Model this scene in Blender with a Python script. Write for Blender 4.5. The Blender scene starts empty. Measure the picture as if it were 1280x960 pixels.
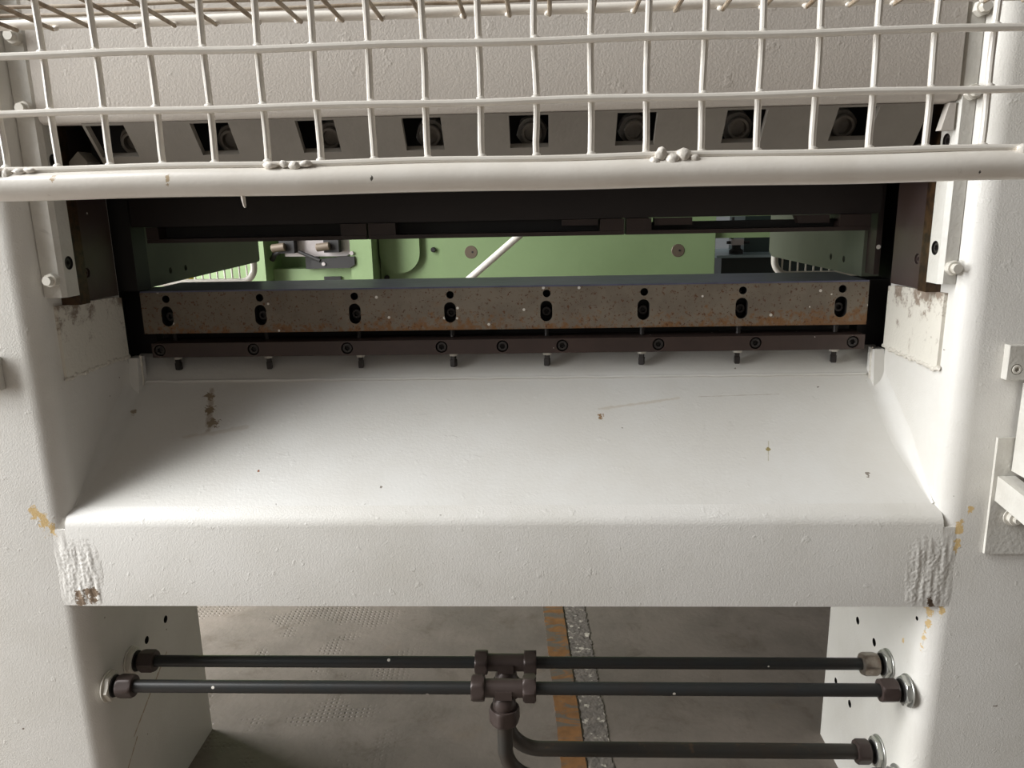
import bpy, bmesh, math, random
from mathutils import Vector, Matrix, noise as mnoise
random.seed(7)
S = bpy.context.scene
COL = S.collection

# ------------------------------------------------------------------ camera
def look(pitch, yaw, roll):
    p, y, r = map(math.radians, (pitch, yaw, roll))
    F = Vector((-math.sin(y)*math.cos(p), math.cos(y)*math.cos(p), -math.sin(p)))
    R = Vector((math.cos(y), math.sin(y), 0)); U = R.cross(F)
    R2 = R*math.cos(r) - U*math.sin(r); U2 = U*math.cos(r) + R*math.sin(r)
    return Matrix((R2, U2, -F)).transposed()
cam = bpy.data.cameras.new('camera'); co = bpy.data.objects.new('camera', cam); COL.objects.link(co)
cam.sensor_fit = 'HORIZONTAL'; cam.sensor_width = 36.0; cam.lens = 27.0      # 960 px at 1280 wide
cam.clip_start = 0.02
co.matrix_world = Matrix.Translation((0.09, 0, 1.30)) @ look(13.2, 2.4, 1.15).to_4x4()
S.camera = co

# ------------------------------------------------------------------ light
w = bpy.data.worlds.new('hall_ambient'); S.world = w; w.use_nodes = True
bg = w.node_tree.nodes['Background']; bg.inputs[0].default_value = (1.0, 0.94, 0.87, 1); bg.inputs[1].default_value = 0.145
def area(name, loc, target, sx, sy, power, col=(1, 1, 1)):
    l = bpy.data.lights.new(name, 'AREA'); l.shape = 'RECTANGLE'; l.size = sx; l.size_y = sy; l.energy = power; l.color = col
    o = bpy.data.objects.new(name, l); COL.objects.link(o); o.location = loc
    o.rotation_euler = (Vector(target) - Vector(loc)).to_track_quat('-Z', 'Z').to_euler()
    return o
area('door_daylight', (-3.7, 0.50, 1.95), (0, 1.35, 0.9), 2.6, 1.8, 292, (0.97, 0.99, 1.0))
area('roof_skylight', (-3.3, 0.35, 4.7), (-0.2, 1.1, 0.9), 2.2, 2.0, 245, (0.98, 0.99, 1.0))
area('rear_daylight', (-4.2, 2.7, 2.1), (0.3, 2.8, 0.3), 1.8, 1.8, 260, (0.98, 0.99, 1.0))
S.view_settings.view_transform = 'Standard'; S.view_settings.look = 'None'
S.view_settings.exposure = 0.0; S.view_settings.gamma = 1.0; S.view_settings.use_curve_mapping = False

# ------------------------------------------------------------------ materials
def srgb(r, g, b):
    f = lambda c: (c/255/12.92) if c/255 <= 0.04045 else ((c/255+0.055)/1.055)**2.4
    return (f(r), f(g), f(b), 1)
def mat(name, base, rough=0.5, metal=0.0, mottle=None, dirt=None, specks=None, rust=None, bump=None, dents=None, chips=None, spec=0.5, extra=None):
    m = bpy.data.materials.new(name); m.use_nodes = True
    T = m.node_tree; N = T.nodes; L = T.links
    P = N['Principled BSDF']; P.inputs['Roughness'].default_value = rough; P.inputs['Metallic'].default_value = metal
    P.inputs['Specular IOR Level'].default_value = spec
    g = N.new('ShaderNodeNewGeometry'); pos = g.outputs['Position']
    rgb = N.new('ShaderNodeRGB'); rgb.outputs[0].default_value = base; cur = rgb.outputs[0]
    def noise(scale, detail=4, rough=0.6, vec=None, dist=0):
        n = N.new('ShaderNodeTexNoise'); n.inputs['Scale'].default_value = scale; n.inputs['Detail'].default_value = detail
        n.inputs['Roughness'].default_value = rough; n.inputs['Distortion'].default_value = dist
        L.new(vec or pos, n.inputs['Vector']); return n.outputs['Fac']
    def ramp(v, lo, hi):
        r = N.new('ShaderNodeMapRange'); r.inputs['From Min'].default_value = lo; r.inputs['From Max'].default_value = hi
        r.interpolation_type = 'SMOOTHSTEP'; L.new(v, r.inputs['Value']); return r.outputs[0]
    def mul(a, b):
        n = N.new('ShaderNodeMath'); n.operation = 'MULTIPLY'; L.new(a, n.inputs[0])
        if isinstance(b, (int, float)): n.inputs[1].default_value = b
        else: L.new(b, n.inputs[1])
        return n.outputs[0]
    def add(a, b):
        n = N.new('ShaderNodeMath'); n.operation = 'ADD'; L.new(a, n.inputs[0])
        if isinstance(b, (int, float)): n.inputs[1].default_value = b
        else: L.new(b, n.inputs[1])
        return n.outputs[0]
    def mix(fac, colr):
        nonlocal cur
        x = N.new('ShaderNodeMix'); x.data_type = 'RGBA'; L.new(fac, x.inputs[0]); L.new(cur, x.inputs[6])
        x.inputs[7].default_value = colr; cur = x.outputs[2]
    def scaled(s):
        v = N.new('ShaderNodeVectorMath'); v.operation = 'MULTIPLY'; L.new(pos, v.inputs[0]); v.inputs[1].default_value = s; return v.outputs[0]
    if mottle: mix(mul(ramp(noise(mottle[0], 6, 0.65), 0.35, 0.7), mottle[2]), mottle[1])
    if dirt:   # (scale, colour, lo, hi, amount): patchy grime
        mix(mul(ramp(noise(dirt[0], 8, 0.72, dist=0.6), dirt[2], dirt[3]), dirt[4]), dirt[1])
    if extra:
        for f in extra: f(N, L, pos, noise, ramp, mul, add, mix, scaled)
    if rust:   # (scale, colour, lo, hi, amount)
        for (sc, c, lo, hi, am) in rust: mix(mul(ramp(noise(sc, 3, 0.6), lo, hi), am), c)
    if chips:  # (point, radius, colour): bare filler where the paint has come off
        nz = noise(75, 5, 0.75)
        for (pt, rad, c) in chips:
            v0 = N.new('ShaderNodeVectorMath'); v0.operation = 'SUBTRACT'; L.new(pos, v0.inputs[0]); v0.inputs[1].default_value = pt
            v1 = N.new('ShaderNodeVectorMath'); v1.operation = 'MULTIPLY'; L.new(v0.outputs[0], v1.inputs[0]); v1.inputs[1].default_value = (1, 1, 0.6)
            v = N.new('ShaderNodeVectorMath'); v.operation = 'LENGTH'; L.new(v1.outputs[0], v.inputs[0])
            d = add(v.outputs['Value'], mul(nz, rad*4))
            r = ramp(d, rad*2.75, rad*2.6); mix(r, c)
    if specks: # (scale, radius, colour, keep): drops of paint
        v = N.new('ShaderNodeTexVoronoi'); v.inputs['Scale'].default_value = specks[0]; L.new(pos, v.inputs['Vector'])
        sep = N.new('ShaderNodeSeparateColor'); L.new(v.outputs['Color'], sep.inputs[0])
        rad = mul(sep.outputs[1], specks[1])
        sub = N.new('ShaderNodeMath'); sub.operation = 'LESS_THAN'; L.new(v.outputs['Distance'], sub.inputs[0]); L.new(rad, sub.inputs[1])
        kp = N.new('ShaderNodeMath'); kp.operation = 'LESS_THAN'; L.new(sep.outputs[0], kp.inputs[0]); kp.inputs[1].default_value = specks[3]
        mix(mul(sub.outputs[0], kp.outputs[0]), specks[2])
    L.new(cur, P.inputs['Base Color'])
    h = None
    if bump:
        h = mul(noise(bump[0], 2, 0.5), bump[1])
    if dents:
        dd = mul(ramp(noise(dents[0], 3, 0.6), 0.62, 0.72), dents[1]); h = add(h, dd) if h else dd
    if h:
        b = N.new('ShaderNodeBump'); b.inputs['Strength'].default_value = 1.0; b.inputs['Distance'].default_value = 1.0
        L.new(h, b.inputs['Height']); L.new(b.outputs[0], P.inputs['Normal'])
    return m

TAN = srgb(206, 178, 128)
GRIME = srgb(88, 76, 62)
PB = srgb(217, 214, 208)
def line_stain(A, B, w, colr, am=0.8):
    A, B = Vector(A), Vector(B); D = B-A
    def f(N, L, pos, noise, ramp, mul, add, mix, scaled):
        v = N.new('ShaderNodeVectorMath'); v.operation = 'SUBTRACT'; L.new(pos, v.inputs[0]); v.inputs[1].default_value = A
        d = N.new('ShaderNodeVectorMath'); d.operation = 'DOT_PRODUCT'; L.new(v.outputs[0], d.inputs[0]); d.inputs[1].default_value = D/D.length_squared
        c = N.new('ShaderNodeClamp'); L.new(d.outputs['Value'], c.inputs[0])
        k = N.new('ShaderNodeVectorMath'); k.operation = 'SCALE'; k.inputs[0].default_value = D; L.new(c.outputs[0], k.inputs['Scale'])
        e = N.new('ShaderNodeVectorMath'); e.operation = 'DISTANCE'; L.new(v.outputs[0], e.inputs[0]); L.new(k.outputs[0], e.inputs[1])
        q = add(e.outputs['Value'], mul(noise(60, 3, 0.6), w*2.4))
        mix(mul(ramp(q, w*2.3, w*1.4), am), colr)
    return f
def streaks(N, L, pos, noise, ramp, mul, add, mix, scaled):
    mix(mul(ramp(noise(1, 5, 0.7, scaled((3.0, 30, 30))), 0.66, 0.80), 0.35), GRIME)
def chipped_specks(N, L, pos, noise, ramp, mul, add, mix, scaled):
    mix(mul(ramp(noise(60, 2, 0.5), 0.775, 0.79), 0.8), srgb(92, 74, 55))
M = {}
M['paint'] = mat('off_white_paint', PB, 0.42, mottle=(2.2, srgb(200, 196, 187), 0.7), dirt=(5, GRIME, 0.66, 0.85, 0.35),
    bump=(380, 0.00042), dents=(45, 0.0003), extra=[chipped_specks, line_stain((-0.77, 1.525, 0.325), (-0.77, 1.43, 0.275), 0.003, srgb(150, 122, 86)), line_stain((-0.77, 1.43, 0.275), (-0.77, 1.36, 0.235), 0.003, srgb(150, 122, 86)), line_stain((0.777, 1.279, 0.58), (0.775, 1.281, 0.50), 0.0022, srgb(84, 84, 70)), line_stain((-0.77, 1.37, 0.225), (-0.77, 1.315, 0.18), 0.003, srgb(150, 122, 86))],
    chips=[((-0.831, 1.265, 0.773), 0.012, TAN), ((-0.818, 1.265, 0.757), 0.014, TAN), ((-0.803, 1.265, 0.745), 0.010, TAN), ((0.822, 1.267, 0.771), 0.007, TAN),
           ((0.807, 1.266, 0.737), 0.010, TAN), ((0.806, 1.266, 0.707), 0.008, TAN),
           ((0.777, 1.280, 0.572), 0.009, TAN), ((0.776, 1.278, 0.548), 0.008, TAN), ((0.775, 1.280, 0.522), 0.007, TAN), ((0.774, 1.282, 0.497), 0.006, TAN), ((0.77, 1.340, 0.475), 0.006, TAN), ((0.795, 1.266, 0.578), 0.007, TAN),
           ((-0.748, 1.264, 0.612), 0.016, srgb(120, 102, 84)), ((-0.772, 1.264, 0.600), 0.014, srgb(120, 102, 84)), ((0.772, 1.264, 0.595), 0.009, srgb(84, 68, 54))])
M['paint_slope'] = mat('off_white_paint_scuffed', srgb(217, 215, 210), 0.36, mottle=(3, srgb(206, 202, 194), 0.7), dirt=(6, srgb(120, 106, 90), 0.62, 0.86, 0.4),
    bump=(200, 0.00025), dents=(30, 0.0002), extra=[chipped_specks, streaks,
        line_stain((0.40, 1.503, 0.917), (0.56, 1.507, 0.920), 0.0010, srgb(150, 134, 112), 0.6), line_stain((0.505, 1.370, 0.827), (0.515, 1.408, 0.853), 0.0012, srgb(160, 150, 110), 0.6),
        line_stain((0.20, 1.478, 0.90), (0.36, 1.500, 0.915), 0.0045, srgb(180, 164, 140), 0.4), line_stain((-0.30, 1.281, 0.767), (-0.26, 1.281, 0.767), 0.0018, srgb(110, 74, 46)),
        line_stain((-0.60, 1.53, 0.937), (-0.575, 1.44, 0.875), 0.008, srgb(150, 132, 110), 0.6), line_stain((-0.62, 1.425, 0.865), (-0.50, 1.445, 0.878), 0.007, srgb(180, 166, 146), 0.35)],
    chips=[((-0.600, 1.515, 0.926), 0.012, srgb(140, 124, 104)), ((-0.590, 1.485, 0.905), 0.014, srgb(134, 117, 96)), ((-0.570, 1.455, 0.885), 0.015, srgb(140, 124, 104)), ((-0.45, 1.356, 0.818), 0.0035, srgb(140, 80, 40)), ((-0.268, 1.282, 0.768), 0.005, srgb(120, 82, 50)), ((0.201, 1.463, 0.89), 0.008, srgb(140, 112, 80)), ((0.511, 1.394, 0.844), 0.006, srgb(150, 136, 90)), ((-0.745, 1.480, 0.905), 0.008, srgb(160, 146, 126))])
M['paint_ram'] = mat('off_white_paint_ram', srgb(204, 197, 188), 0.45, mottle=(2, srgb(192, 184, 175), 0.6), dirt=(7, GRIME, 0.68, 0.9, 0.3), bump=(330, 0.00045), dents=(35, 0.0003))
M['paint_plate'] = mat('grey_ram_plate_paint', srgb(132, 126, 117), 0.6, mottle=(6, srgb(116, 110, 102), 0.6), bump=(150, 0.0003), dirt=(14, GRIME, 0.62, 0.8, 0.4))
M['guard'] = mat('guard_paint', srgb(232, 226, 216), 0.32, mottle=(12, srgb(218, 210, 198), 0.6), dirt=(22, srgb(120, 100, 78), 0.63, 0.78, 0.55), bump=(260, 0.00012), chips=[((-0.087, 0.826, 1.328), 0.003, srgb(84, 82, 74)), ((0.536, 0.827, 1.321), 0.0028, srgb(60, 56, 50)), ((-0.305, 0.826, 1.331), 0.004, srgb(176, 156, 126)), ((-0.43, 0.828, 1.335), 0.004, srgb(176, 152, 118))])
M['wire'] = mat('guard_wire_paint', srgb(230, 224, 214), 0.3, mottle=(14, srgb(214, 206, 194), 0.5), dirt=(30, srgb(120, 104, 84), 0.68, 0.8, 0.5), bump=(260, 0.0001))
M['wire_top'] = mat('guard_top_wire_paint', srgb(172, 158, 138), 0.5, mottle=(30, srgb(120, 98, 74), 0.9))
M['rail'] = mat('rail_paint', srgb(206, 203, 195), 0.45, mottle=(9, srgb(180, 175, 165), 0.6), dirt=(16, GRIME, 0.62, 0.8, 0.5), bump=(160, 0.0007))
def stain_top(N, L, pos, noise, ramp, mul, add, mix, scaled):
    s = N.new('ShaderNodeSeparateXYZ'); L.new(pos, s.inputs[0])
    n = noise(26, 7, 0.7)
    mix(mul(ramp(add(mul(s.outputs[2], 2.2), n), 2.93, 3.06), 0.75), srgb(104, 76, 52))
    mix(mul(ramp(noise(1, 5, 0.7, scaled((60, 60, 14))), 0.62, 0.74), 0.5), srgb(120, 98, 76))
M['filler'] = mat('stained_filler_paint', srgb(214, 209, 197), 0.5, dirt=(18, GRIME, 0.6, 0.8, 0.5), bump=(140, 0.001), extra=[stain_top])
M['weld'] = mat('weld_paint', srgb(205, 199, 187), 0.5, dirt=(40, srgb(120, 100, 78), 0.56, 0.72, 0.7), bump=(200, 0.001))
M['weldw'] = mat('weld_bead_white', srgb(226, 219, 208), 0.3, bump=(120, 0.002))
WS = srgb(215, 210, 200)
M['brown'] = mat('dark_brown_steel', srgb(50, 37, 32), 0.5, mottle=(9, srgb(38, 29, 26), 0.8), specks=(32, 0.16, WS, 0.22), bump=(90, 0.0002))
M['brown_clean'] = mat('brown_steel_bar', srgb(62, 47, 41), 0.5, mottle=(9, srgb(48, 38, 34), 0.7), specks=(46, 0.10, WS, 0.30), bump=(90, 0.0002))
M['tooldark'] = mat('upper_tool_steel', srgb(34, 26, 23), 0.55, mottle=(7, srgb(28, 22, 20), 0.8), specks=(44, 0.10, WS, 0.35))
M['black'] = mat('greasy_black_steel', srgb(30, 27, 25), 0.6, mottle=(10, srgb(22, 20, 19), 0.7))
M['inner'] = mat('inner_frame_paint', srgb(98, 102, 86), 0.6, mottle=(4, srgb(84, 88, 74), 0.6), specks=(22, 0.2, WS, 0.12), dirt=(12, GRIME, 0.62, 0.8, 0.4))
M['wear'] = mat('brown_wear_plate', srgb(70, 58, 56), 0.42, mottle=(7, srgb(62, 46, 36), 0.8), specks=(26, 0.16, WS, 0.18))
M['bronze'] = mat('rusty_shim', srgb(74, 53, 32), 0.45, 0.3, mottle=(60, srgb(34, 24, 16), 1.0))
def bottom_rust(N, L, pos, noise, ramp, mul, add, mix, scaled):
    s = N.new('ShaderNodeSeparateXYZ'); L.new(pos, s.inputs[0])
    z = mul(s.outputs[2], -5.0)
    mix(mul(ramp(add(z, add(noise(70, 5, 0.7), mul(noise(6, 2, 0.5), 0.5))), -4.62, -4.44), 0.85), srgb(122, 82, 40))
M['die'] = mat('rust_speckled_steel', srgb(122, 112, 98), 0.5, 0.0, mottle=(16, srgb(104, 94, 82), 0.8), extra=[bottom_rust],
    rust=[(110, srgb(92, 56, 28), 0.60, 0.66, 0.9), (210, srgb(80, 50, 28), 0.62, 0.67, 0.9), (20, srgb(126, 92, 56), 0.6, 0.8, 0.4)], specks=(44, 0.13, WS, 0.40), bump=(300, 0.0002))
M['dietop'] = mat('polished_tool_steel', srgb(112, 114, 138), 0.35, 0.5, mottle=(20, srgb(86, 88, 108), 0.6), bump=(200, 0.0001))
M['screw'] = mat('black_oxide_screw', srgb(52, 48, 46), 0.45, 0.3)
M['steel'] = mat('zinc_steel', srgb(190, 190, 184), 0.3, 0.8, dirt=(60, GRIME, 0.6, 0.8, 0.5))
M['steel_dull'] = mat('dull_nut_steel', srgb(150, 144, 136), 0.45, 0.3, mottle=(40, srgb(110, 100, 90), 0.7))
M['whitenut'] = mat('white_nut', srgb(206, 201, 190), 0.4, dirt=(80, GRIME, 0.6, 0.8, 0.6))
M['pipe'] = mat('black_pipe_steel', srgb(42, 44, 44), 0.42, 0.2, mottle=(14, srgb(48, 42, 38), 0.6), specks=(34, 0.12, WS, 0.35))
M['pipe_brown'] = mat('brown_pipe_steel', srgb(56, 54, 50), 0.45, 0.2, mottle=(10, srgb(66, 56, 46), 0.7), rust=[(30, srgb(104, 80, 58), 0.62, 0.75, 0.5)])
M['fitting'] = mat('brown_fitting_steel', srgb(72, 61, 57), 0.42, 0.25, mottle=(20, srgb(62, 50, 46), 0.7))
M['fitting_worn'] = mat('bare_fitting_steel', srgb(150, 142, 132), 0.3, 0.7, mottle=(30, srgb(96, 74, 56), 0.8))
GR = srgb(128, 148, 106)
M['green'] = mat('green_machine_paint', GR, 0.42, mottle=(1.6, srgb(118, 138, 96), 0.7), specks=(9, 0.10, srgb(200, 210, 180), 0.10), dirt=(7, srgb(80, 80, 50), 0.68, 0.85, 0.4), bump=(60, 0.0005))
M['gbolt'] = mat('green_machine_bolt', srgb(104, 92, 78), 0.5, 0.3)
M['chrome'] = mat('machined_plate', srgb(188, 180, 178), 0.35, 0.5, mottle=(10, srgb(160, 152, 150), 0.6))
M['dkgreen'] = mat('dark_cabinet_paint', srgb(26, 40, 36), 0.35, mottle=(5, srgb(18, 28, 26), 0.6))
M['cabtop'] = mat('cabinet_top_steel', srgb(150, 168, 172), 0.3, 0.5)
M['yellow'] = mat('yellow_paint', srgb(210, 180, 40), 0.5)
def knurl(N, L, pos, noise, ramp, mul, add, mix, scaled): pass
def floor_mat():
    m = mat('concrete_floor', srgb(123, 113, 104), 0.6, mottle=(3.0, srgb(102, 94, 86), 0.9), dirt=(7, srgb(78, 66, 54), 0.5, 0.75, 0.6),
            rust=[(4, srgb(120, 96, 70), 0.62, 0.8, 0.4), (120, srgb(58, 52, 48), 0.70, 0.76, 0.8)])
    T = m.node_tree; N = T.nodes; L = T.links; P = N['Principled BSDF']
    g = N.new('ShaderNodeNewGeometry')
    rot = N.new('ShaderNodeVectorRotate'); rot.rotation_type = 'Z_AXIS'; rot.inputs['Angle'].default_value = math.radians(42); L.new(g.outputs['Position'], rot.inputs['Vector'])
    sep = N.new('ShaderNodeSeparateXYZ'); L.new(rot.outputs[0], sep.inputs[0])
    def sn(o, k):
        a = N.new('ShaderNodeMath'); a.operation = 'MULTIPLY'; L.new(o, a.inputs[0]); a.inputs[1].default_value = k
        b = N.new('ShaderNodeMath'); b.operation = 'SINE'; L.new(a.outputs[0], b.inputs[0]); return b.outputs[0]
    x = N.new('ShaderNodeMath'); x.operation = 'MULTIPLY'; L.new(sn(sep.outputs[0], 300), x.inputs[0]); L.new(sn(sep.outputs[1], 300), x.inputs[1])
    gx = N.new('ShaderNodeMapRange'); gx.inputs['From Min'].default_value = 0.35; gx.inputs['From Max'].default_value = 0.8; L.new(x.outputs[0], gx.inputs['Value'])
    nz = N.new('ShaderNodeTexNoise'); nz.inputs['Scale'].default_value = 5.0; nz.inputs['Detail'].default_value = 3; L.new(g.outputs['Position'], nz.inputs['Vector'])
    r = N.new('ShaderNodeMapRange'); r.inputs['From Min'].default_value = 0.52; r.inputs['From Max'].default_value = 0.60; L.new(nz.outputs['Fac'], r.inputs['Value'])
    # the stamped tread pattern survives only left of the steel strip
    gs = N.new('ShaderNodeSeparateXYZ'); L.new(g.outputs['Position'], gs.inputs[0])
    lr = N.new('ShaderNodeMapRange'); lr.inputs['From Min'].default_value = -0.25; lr.inputs['From Max'].default_value = -0.55; L.new(gs.outputs[0], lr.inputs['Value'])
    k = N.new('ShaderNodeMath'); k.operation = 'MULTIPLY'; L.new(gx.outputs[0], k.inputs[0]); L.new(r.outputs[0], k.inputs[1])
    k1 = N.new('ShaderNodeMath'); k1.operation = 'MULTIPLY'; L.new(k.outputs[0], k1.inputs[0]); L.new(lr.outputs[0], k1.inputs[1])
    k2 = N.new('ShaderNodeMath'); k2.operation = 'MULTIPLY'; L.new(k1.outputs[0], k2.inputs[0]); k2.inputs[1].default_value = -0.0022
    n2 = N.new('ShaderNodeTexNoise'); n2.inputs['Scale'].default_value = 60; n2.inputs['Detail'].default_value = 6; L.new(g.outputs['Position'], n2.inputs['Vector'])
    k3 = N.new('ShaderNodeMath'); k3.operation = 'MULTIPLY_ADD'; L.new(n2.outputs['Fac'], k3.inputs[0]); k3.inputs[1].default_value = 0.0012; L.new(k2.outputs[0], k3.inputs[2])
    b = N.new('ShaderNodeBump'); b.inputs['Distance'].default_value = 1.0; L.new(k3.outputs[0], b.inputs['Height']); L.new(b.outputs[0], P.inputs['Normal'])
    return m
M['floor'] = floor_mat()
def rusty_bands(N, L, pos, noise, ramp, mul, add, mix, scaled):
    mix(mul(ramp(noise(1, 5, 0.7, scaled((7, 20, 1)), 1.0), 0.47, 0.54), 0.9), srgb(98, 94, 88))
M['strip'] = mat('rusty_floor_steel', srgb(140, 98, 60), 0.5, 0.1, mottle=(30, srgb(112, 78, 48), 0.8), extra=[rusty_bands], bump=(60, 0.001))
M['mortar'] = mat('rough_mortar', srgb(116, 108, 100), 0.8, mottle=(26, srgb(92, 86, 80), 0.9), rust=[(40, srgb(190, 182, 168), 0.57, 0.66, 0.9)], bump=(70, 0.004))
M['wall'] = mat('hall_wall', srgb(150, 154, 156), 0.8, mottle=(1, srgb(130, 134, 136), 0.6))

# ------------------------------------------------------------------ mesh helpers
def root(name, label, cat, loc, group=None):
    o = bpy.data.objects.new(name, None); COL.objects.link(o); o.location = loc; o.empty_display_size = 0.05
    o['label'] = label; o['category'] = cat
    if group: o['group'] = group
    return o
def wloc(o):
    v = Vector(o.location)
    while o.parent: o = o.parent; v += o.location
    return v
def place(name, me, parent, loc, rot=None):
    o = bpy.data.objects.new(name, me); COL.objects.link(o)
    if parent: o.parent = parent; o.location = Vector(loc) - wloc(parent)
    else: o.location = loc
    if rot: o.rotation_euler = rot
    return o
def mesh_from(bm, name, m, smooth=35):
    bmesh.ops.recalc_face_normals(bm, faces=bm.faces[:])
    me = bpy.data.meshes.new(name); bm.to_mesh(me); bm.free()
    me.materials.append(M[m] if isinstance(m, str) else m)
    if smooth:
        for p in me.polygons: p.use_smooth = True
        me.set_sharp_from_angle(angle=math.radians(smooth))
    return me
def obj(name, bm, m, parent=None, bevel=0, smooth=35, cut=None, seg=2, cutmat=None):
    """link the bmesh (built in world metres) as one object with its origin at its own middle"""
    lo = Vector((min(v.co[i] for v in bm.verts) for i in range(3))); hi = Vector((max(v.co[i] for v in bm.verts) for i in range(3)))
    c = (lo+hi)/2
    if bevel and not cut:
        ed = [e for e in bm.edges if len(e.link_faces) == 2 and e.calc_face_angle(0) > 0.5]
        bmesh.ops.bevel(bm, geom=ed, offset=bevel, segments=seg, affect='EDGES', profile=0.5)
    if cut:
        a = bpy.data.objects.new('tmp', mesh_from(bm, 'tmp', m, 0)); b = bpy.data.objects.new('tmpc', mesh_from(cut, 'tmpc', cutmat or m, 0))
        COL.objects.link(a); COL.objects.link(b)
        md = a.modifiers.new('b', 'BOOLEAN'); md.object = b; md.operation = 'DIFFERENCE'; md.solver = 'EXACT'; md.material_mode = 'TRANSFER'
        dg = bpy.context.evaluated_depsgraph_get(); me0 = bpy.data.meshes.new_from_object(a.evaluated_get(dg))
        bm = bmesh.new(); bm.from_mesh(me0)
        for t in (a, b): bpy.data.objects.remove(t)
        if bevel:
            ed = [e for e in bm.edges if len(e.link_faces) == 2 and e.calc_face_angle(0) > 0.5]
            bmesh.ops.bevel(bm, geom=ed, offset=bevel, segments=1, affect='EDGES')
    bmesh.ops.translate(bm, verts=bm.verts[:], vec=-c)
    me = mesh_from(bm, name, m, smooth)
    if cutmat: me.materials.append(M[cutmat])
    return place(name, me, parent, c)
def box(bm, x0, x1, y0, y1, z0, z1):
    v = [bm.verts.new((x, y, z)) for x in (x0, x1) for y in (y0, y1) for z in (z0, z1)]
    for f in ((0, 1, 3, 2), (4, 6, 7, 5), (0, 4, 5, 1), (2, 3, 7, 6), (0, 2, 6, 4), (1, 5, 7, 3)): bm.faces.new([v[i] for i in f])
    return bm
def Bx(*a): return box(bmesh.new(), *a)
def prism(bm, pts, a0, a1, axis='X'):
    """extrude a closed 2D outline along an axis"""
    f = {'X': lambda p, a: (a, p[0], p[1]), 'Y': lambda p, a: (p[0], a, p[1]), 'Z': lambda p, a: (p[0], p[1], a)}[axis]
    A = [bm.verts.new(f(p, a0)) for p in pts]; B = [bm.verts.new(f(p, a1)) for p in pts]; n = len(pts)
    bm.faces.new(A); bm.faces.new(B[::-1])
    for i in range(n): bm.faces.new((A[i], B[i], B[(i+1) % n], A[(i+1) % n]))
    return bm
def frame(d):
    d = Vector(d).normalized(); up = Vector((0, 0, 1)) if abs(d.z) < 0.9 else Vector((1, 0, 0))
    a = d.cross(up).normalized(); return d, a, a.cross(d)
def lathe(bm, p, d, prof, n=24, shape=None, phase=0):
    """rings along axis d from point p; prof = [(along, radius)]; radius None-closed ends are capped"""
    d, a, b = frame(d); p = Vector(p); rings = []
    for (t, r) in prof:
        ring = []
        for i in range(n):
            an = 2*math.pi*i/n + phase; rr = r*(shape(an) if shape else 1)
            ring.append(bm.verts.new(p + d*t + (a*math.cos(an) + b*math.sin(an))*rr))
        rings.append(ring)
    for A, B in zip(rings, rings[1:]):
        for i in range(n): bm.faces.new((A[i], A[(i+1) % n], B[(i+1) % n], B[i]))
    bm.faces.new(rings[0][::-1]); bm.faces.new(rings[-1])
    return bm
def cyl(bm, p0, p1, r, n=20, ch=0):
    d = Vector(p1)-Vector(p0); L = d.length
    pr = [(0, r-ch), (ch, r), (L-ch, r), (L, r-ch)] if ch else [(0, r), (L, r)]
    return lathe(bm, p0, d, pr, n)
def hexa(bm, p0, p1, r, phase=0.0, ch=0.15):
    """hex nut: r = across corners / 2, chamfered ends"""
    d = Vector(p1)-Vector(p0); L = d.length
    sh = lambda an: math.cos(math.pi/6)/math.cos(((an-phase+math.pi/6) % (math.pi/3))-math.pi/6)
    d_, a, b = frame(d); n = 36; P = Vector(p0); rings = []
    for t, lim in ((0, 0.87), (0, 0.87), (L*0.07, 0.93), (L*0.16, 2), (L*0.84, 2), (L*0.93, 0.93), (L, 0.87)):
        ring = []
        for i in range(n):
            an = 2*math.pi*i/n; rr = r*min(sh(an), lim)
            ring.append(bm.verts.new(P + d_*t + (a*math.cos(an)+b*math.sin(an))*rr))
        rings.append(ring)
    rings = rings[1:]
    for A, B in zip(rings, rings[1:]):
        for i in range(n): bm.faces.new((A[i], A[(i+1) % n], B[(i+1) % n], B[i]))
    bm.faces.new(rings[0][::-1]); bm.faces.new(rings[-1]); return bm
def tube(bm, pts, r, n=16):
    P = [Vector(p) for p in pts]; rings = []; a = None
    for i, p in enumerate(P):
        t = (P[min(i+1, len(P)-1)]-P[max(i-1, 0)]).normalized()
        if a is None: _, a, b = frame(t)
        else: a = (a - t*a.dot(t)).normalized(); b = t.cross(a)
        b = t.cross(a)
        rings.append([bm.verts.new(p + (a*math.cos(2*math.pi*k/n)+b*math.sin(2*math.pi*k/n))*r) for k in range(n)])
    for A, B in zip(rings, rings[1:]):
        for k in range(n): bm.faces.new((A[k], A[(k+1) % n], B[(k+1) % n], B[k]))
    bm.faces.new(rings[0][::-1]); bm.faces.new(rings[-1]); return bm
def bend(p0, p1, p2, r, n=8):
    """points rounding the corner p1 with radius r"""
    p0, p1, p2 = map(Vector, (p0, p1, p2)); u = (p0-p1).normalized(); v = (p2-p1).normalized()
    out = []
    for i in range(n+1):
        t = i/n*math.pi/2
        out.append(p1 + u*r*(1-math.sin(t)) + v*r*(1-math.cos(t)))
    return out
def blob(bm, c, r, seed=0, sq=(1, 1, 1)):
    rr = random.Random(seed); g = bmesh.ops.create_icosphere(bm, subdivisions=2, radius=r)
    ph = [rr.uniform(0, 6) for _ in range(3)]
    for v in g['verts']:
        k = 1 + 0.14*math.sin(v.co.x/r*3+ph[0])*math.cos(v.co.z/r*3+ph[1]) + 0.08*math.sin(v.co.y/r*5+ph[2])
        v.co = Vector((v.co.x*sq[0], v.co.y*sq[1], v.co.z*sq[2]))*k + Vector(c)
    return bm
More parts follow.
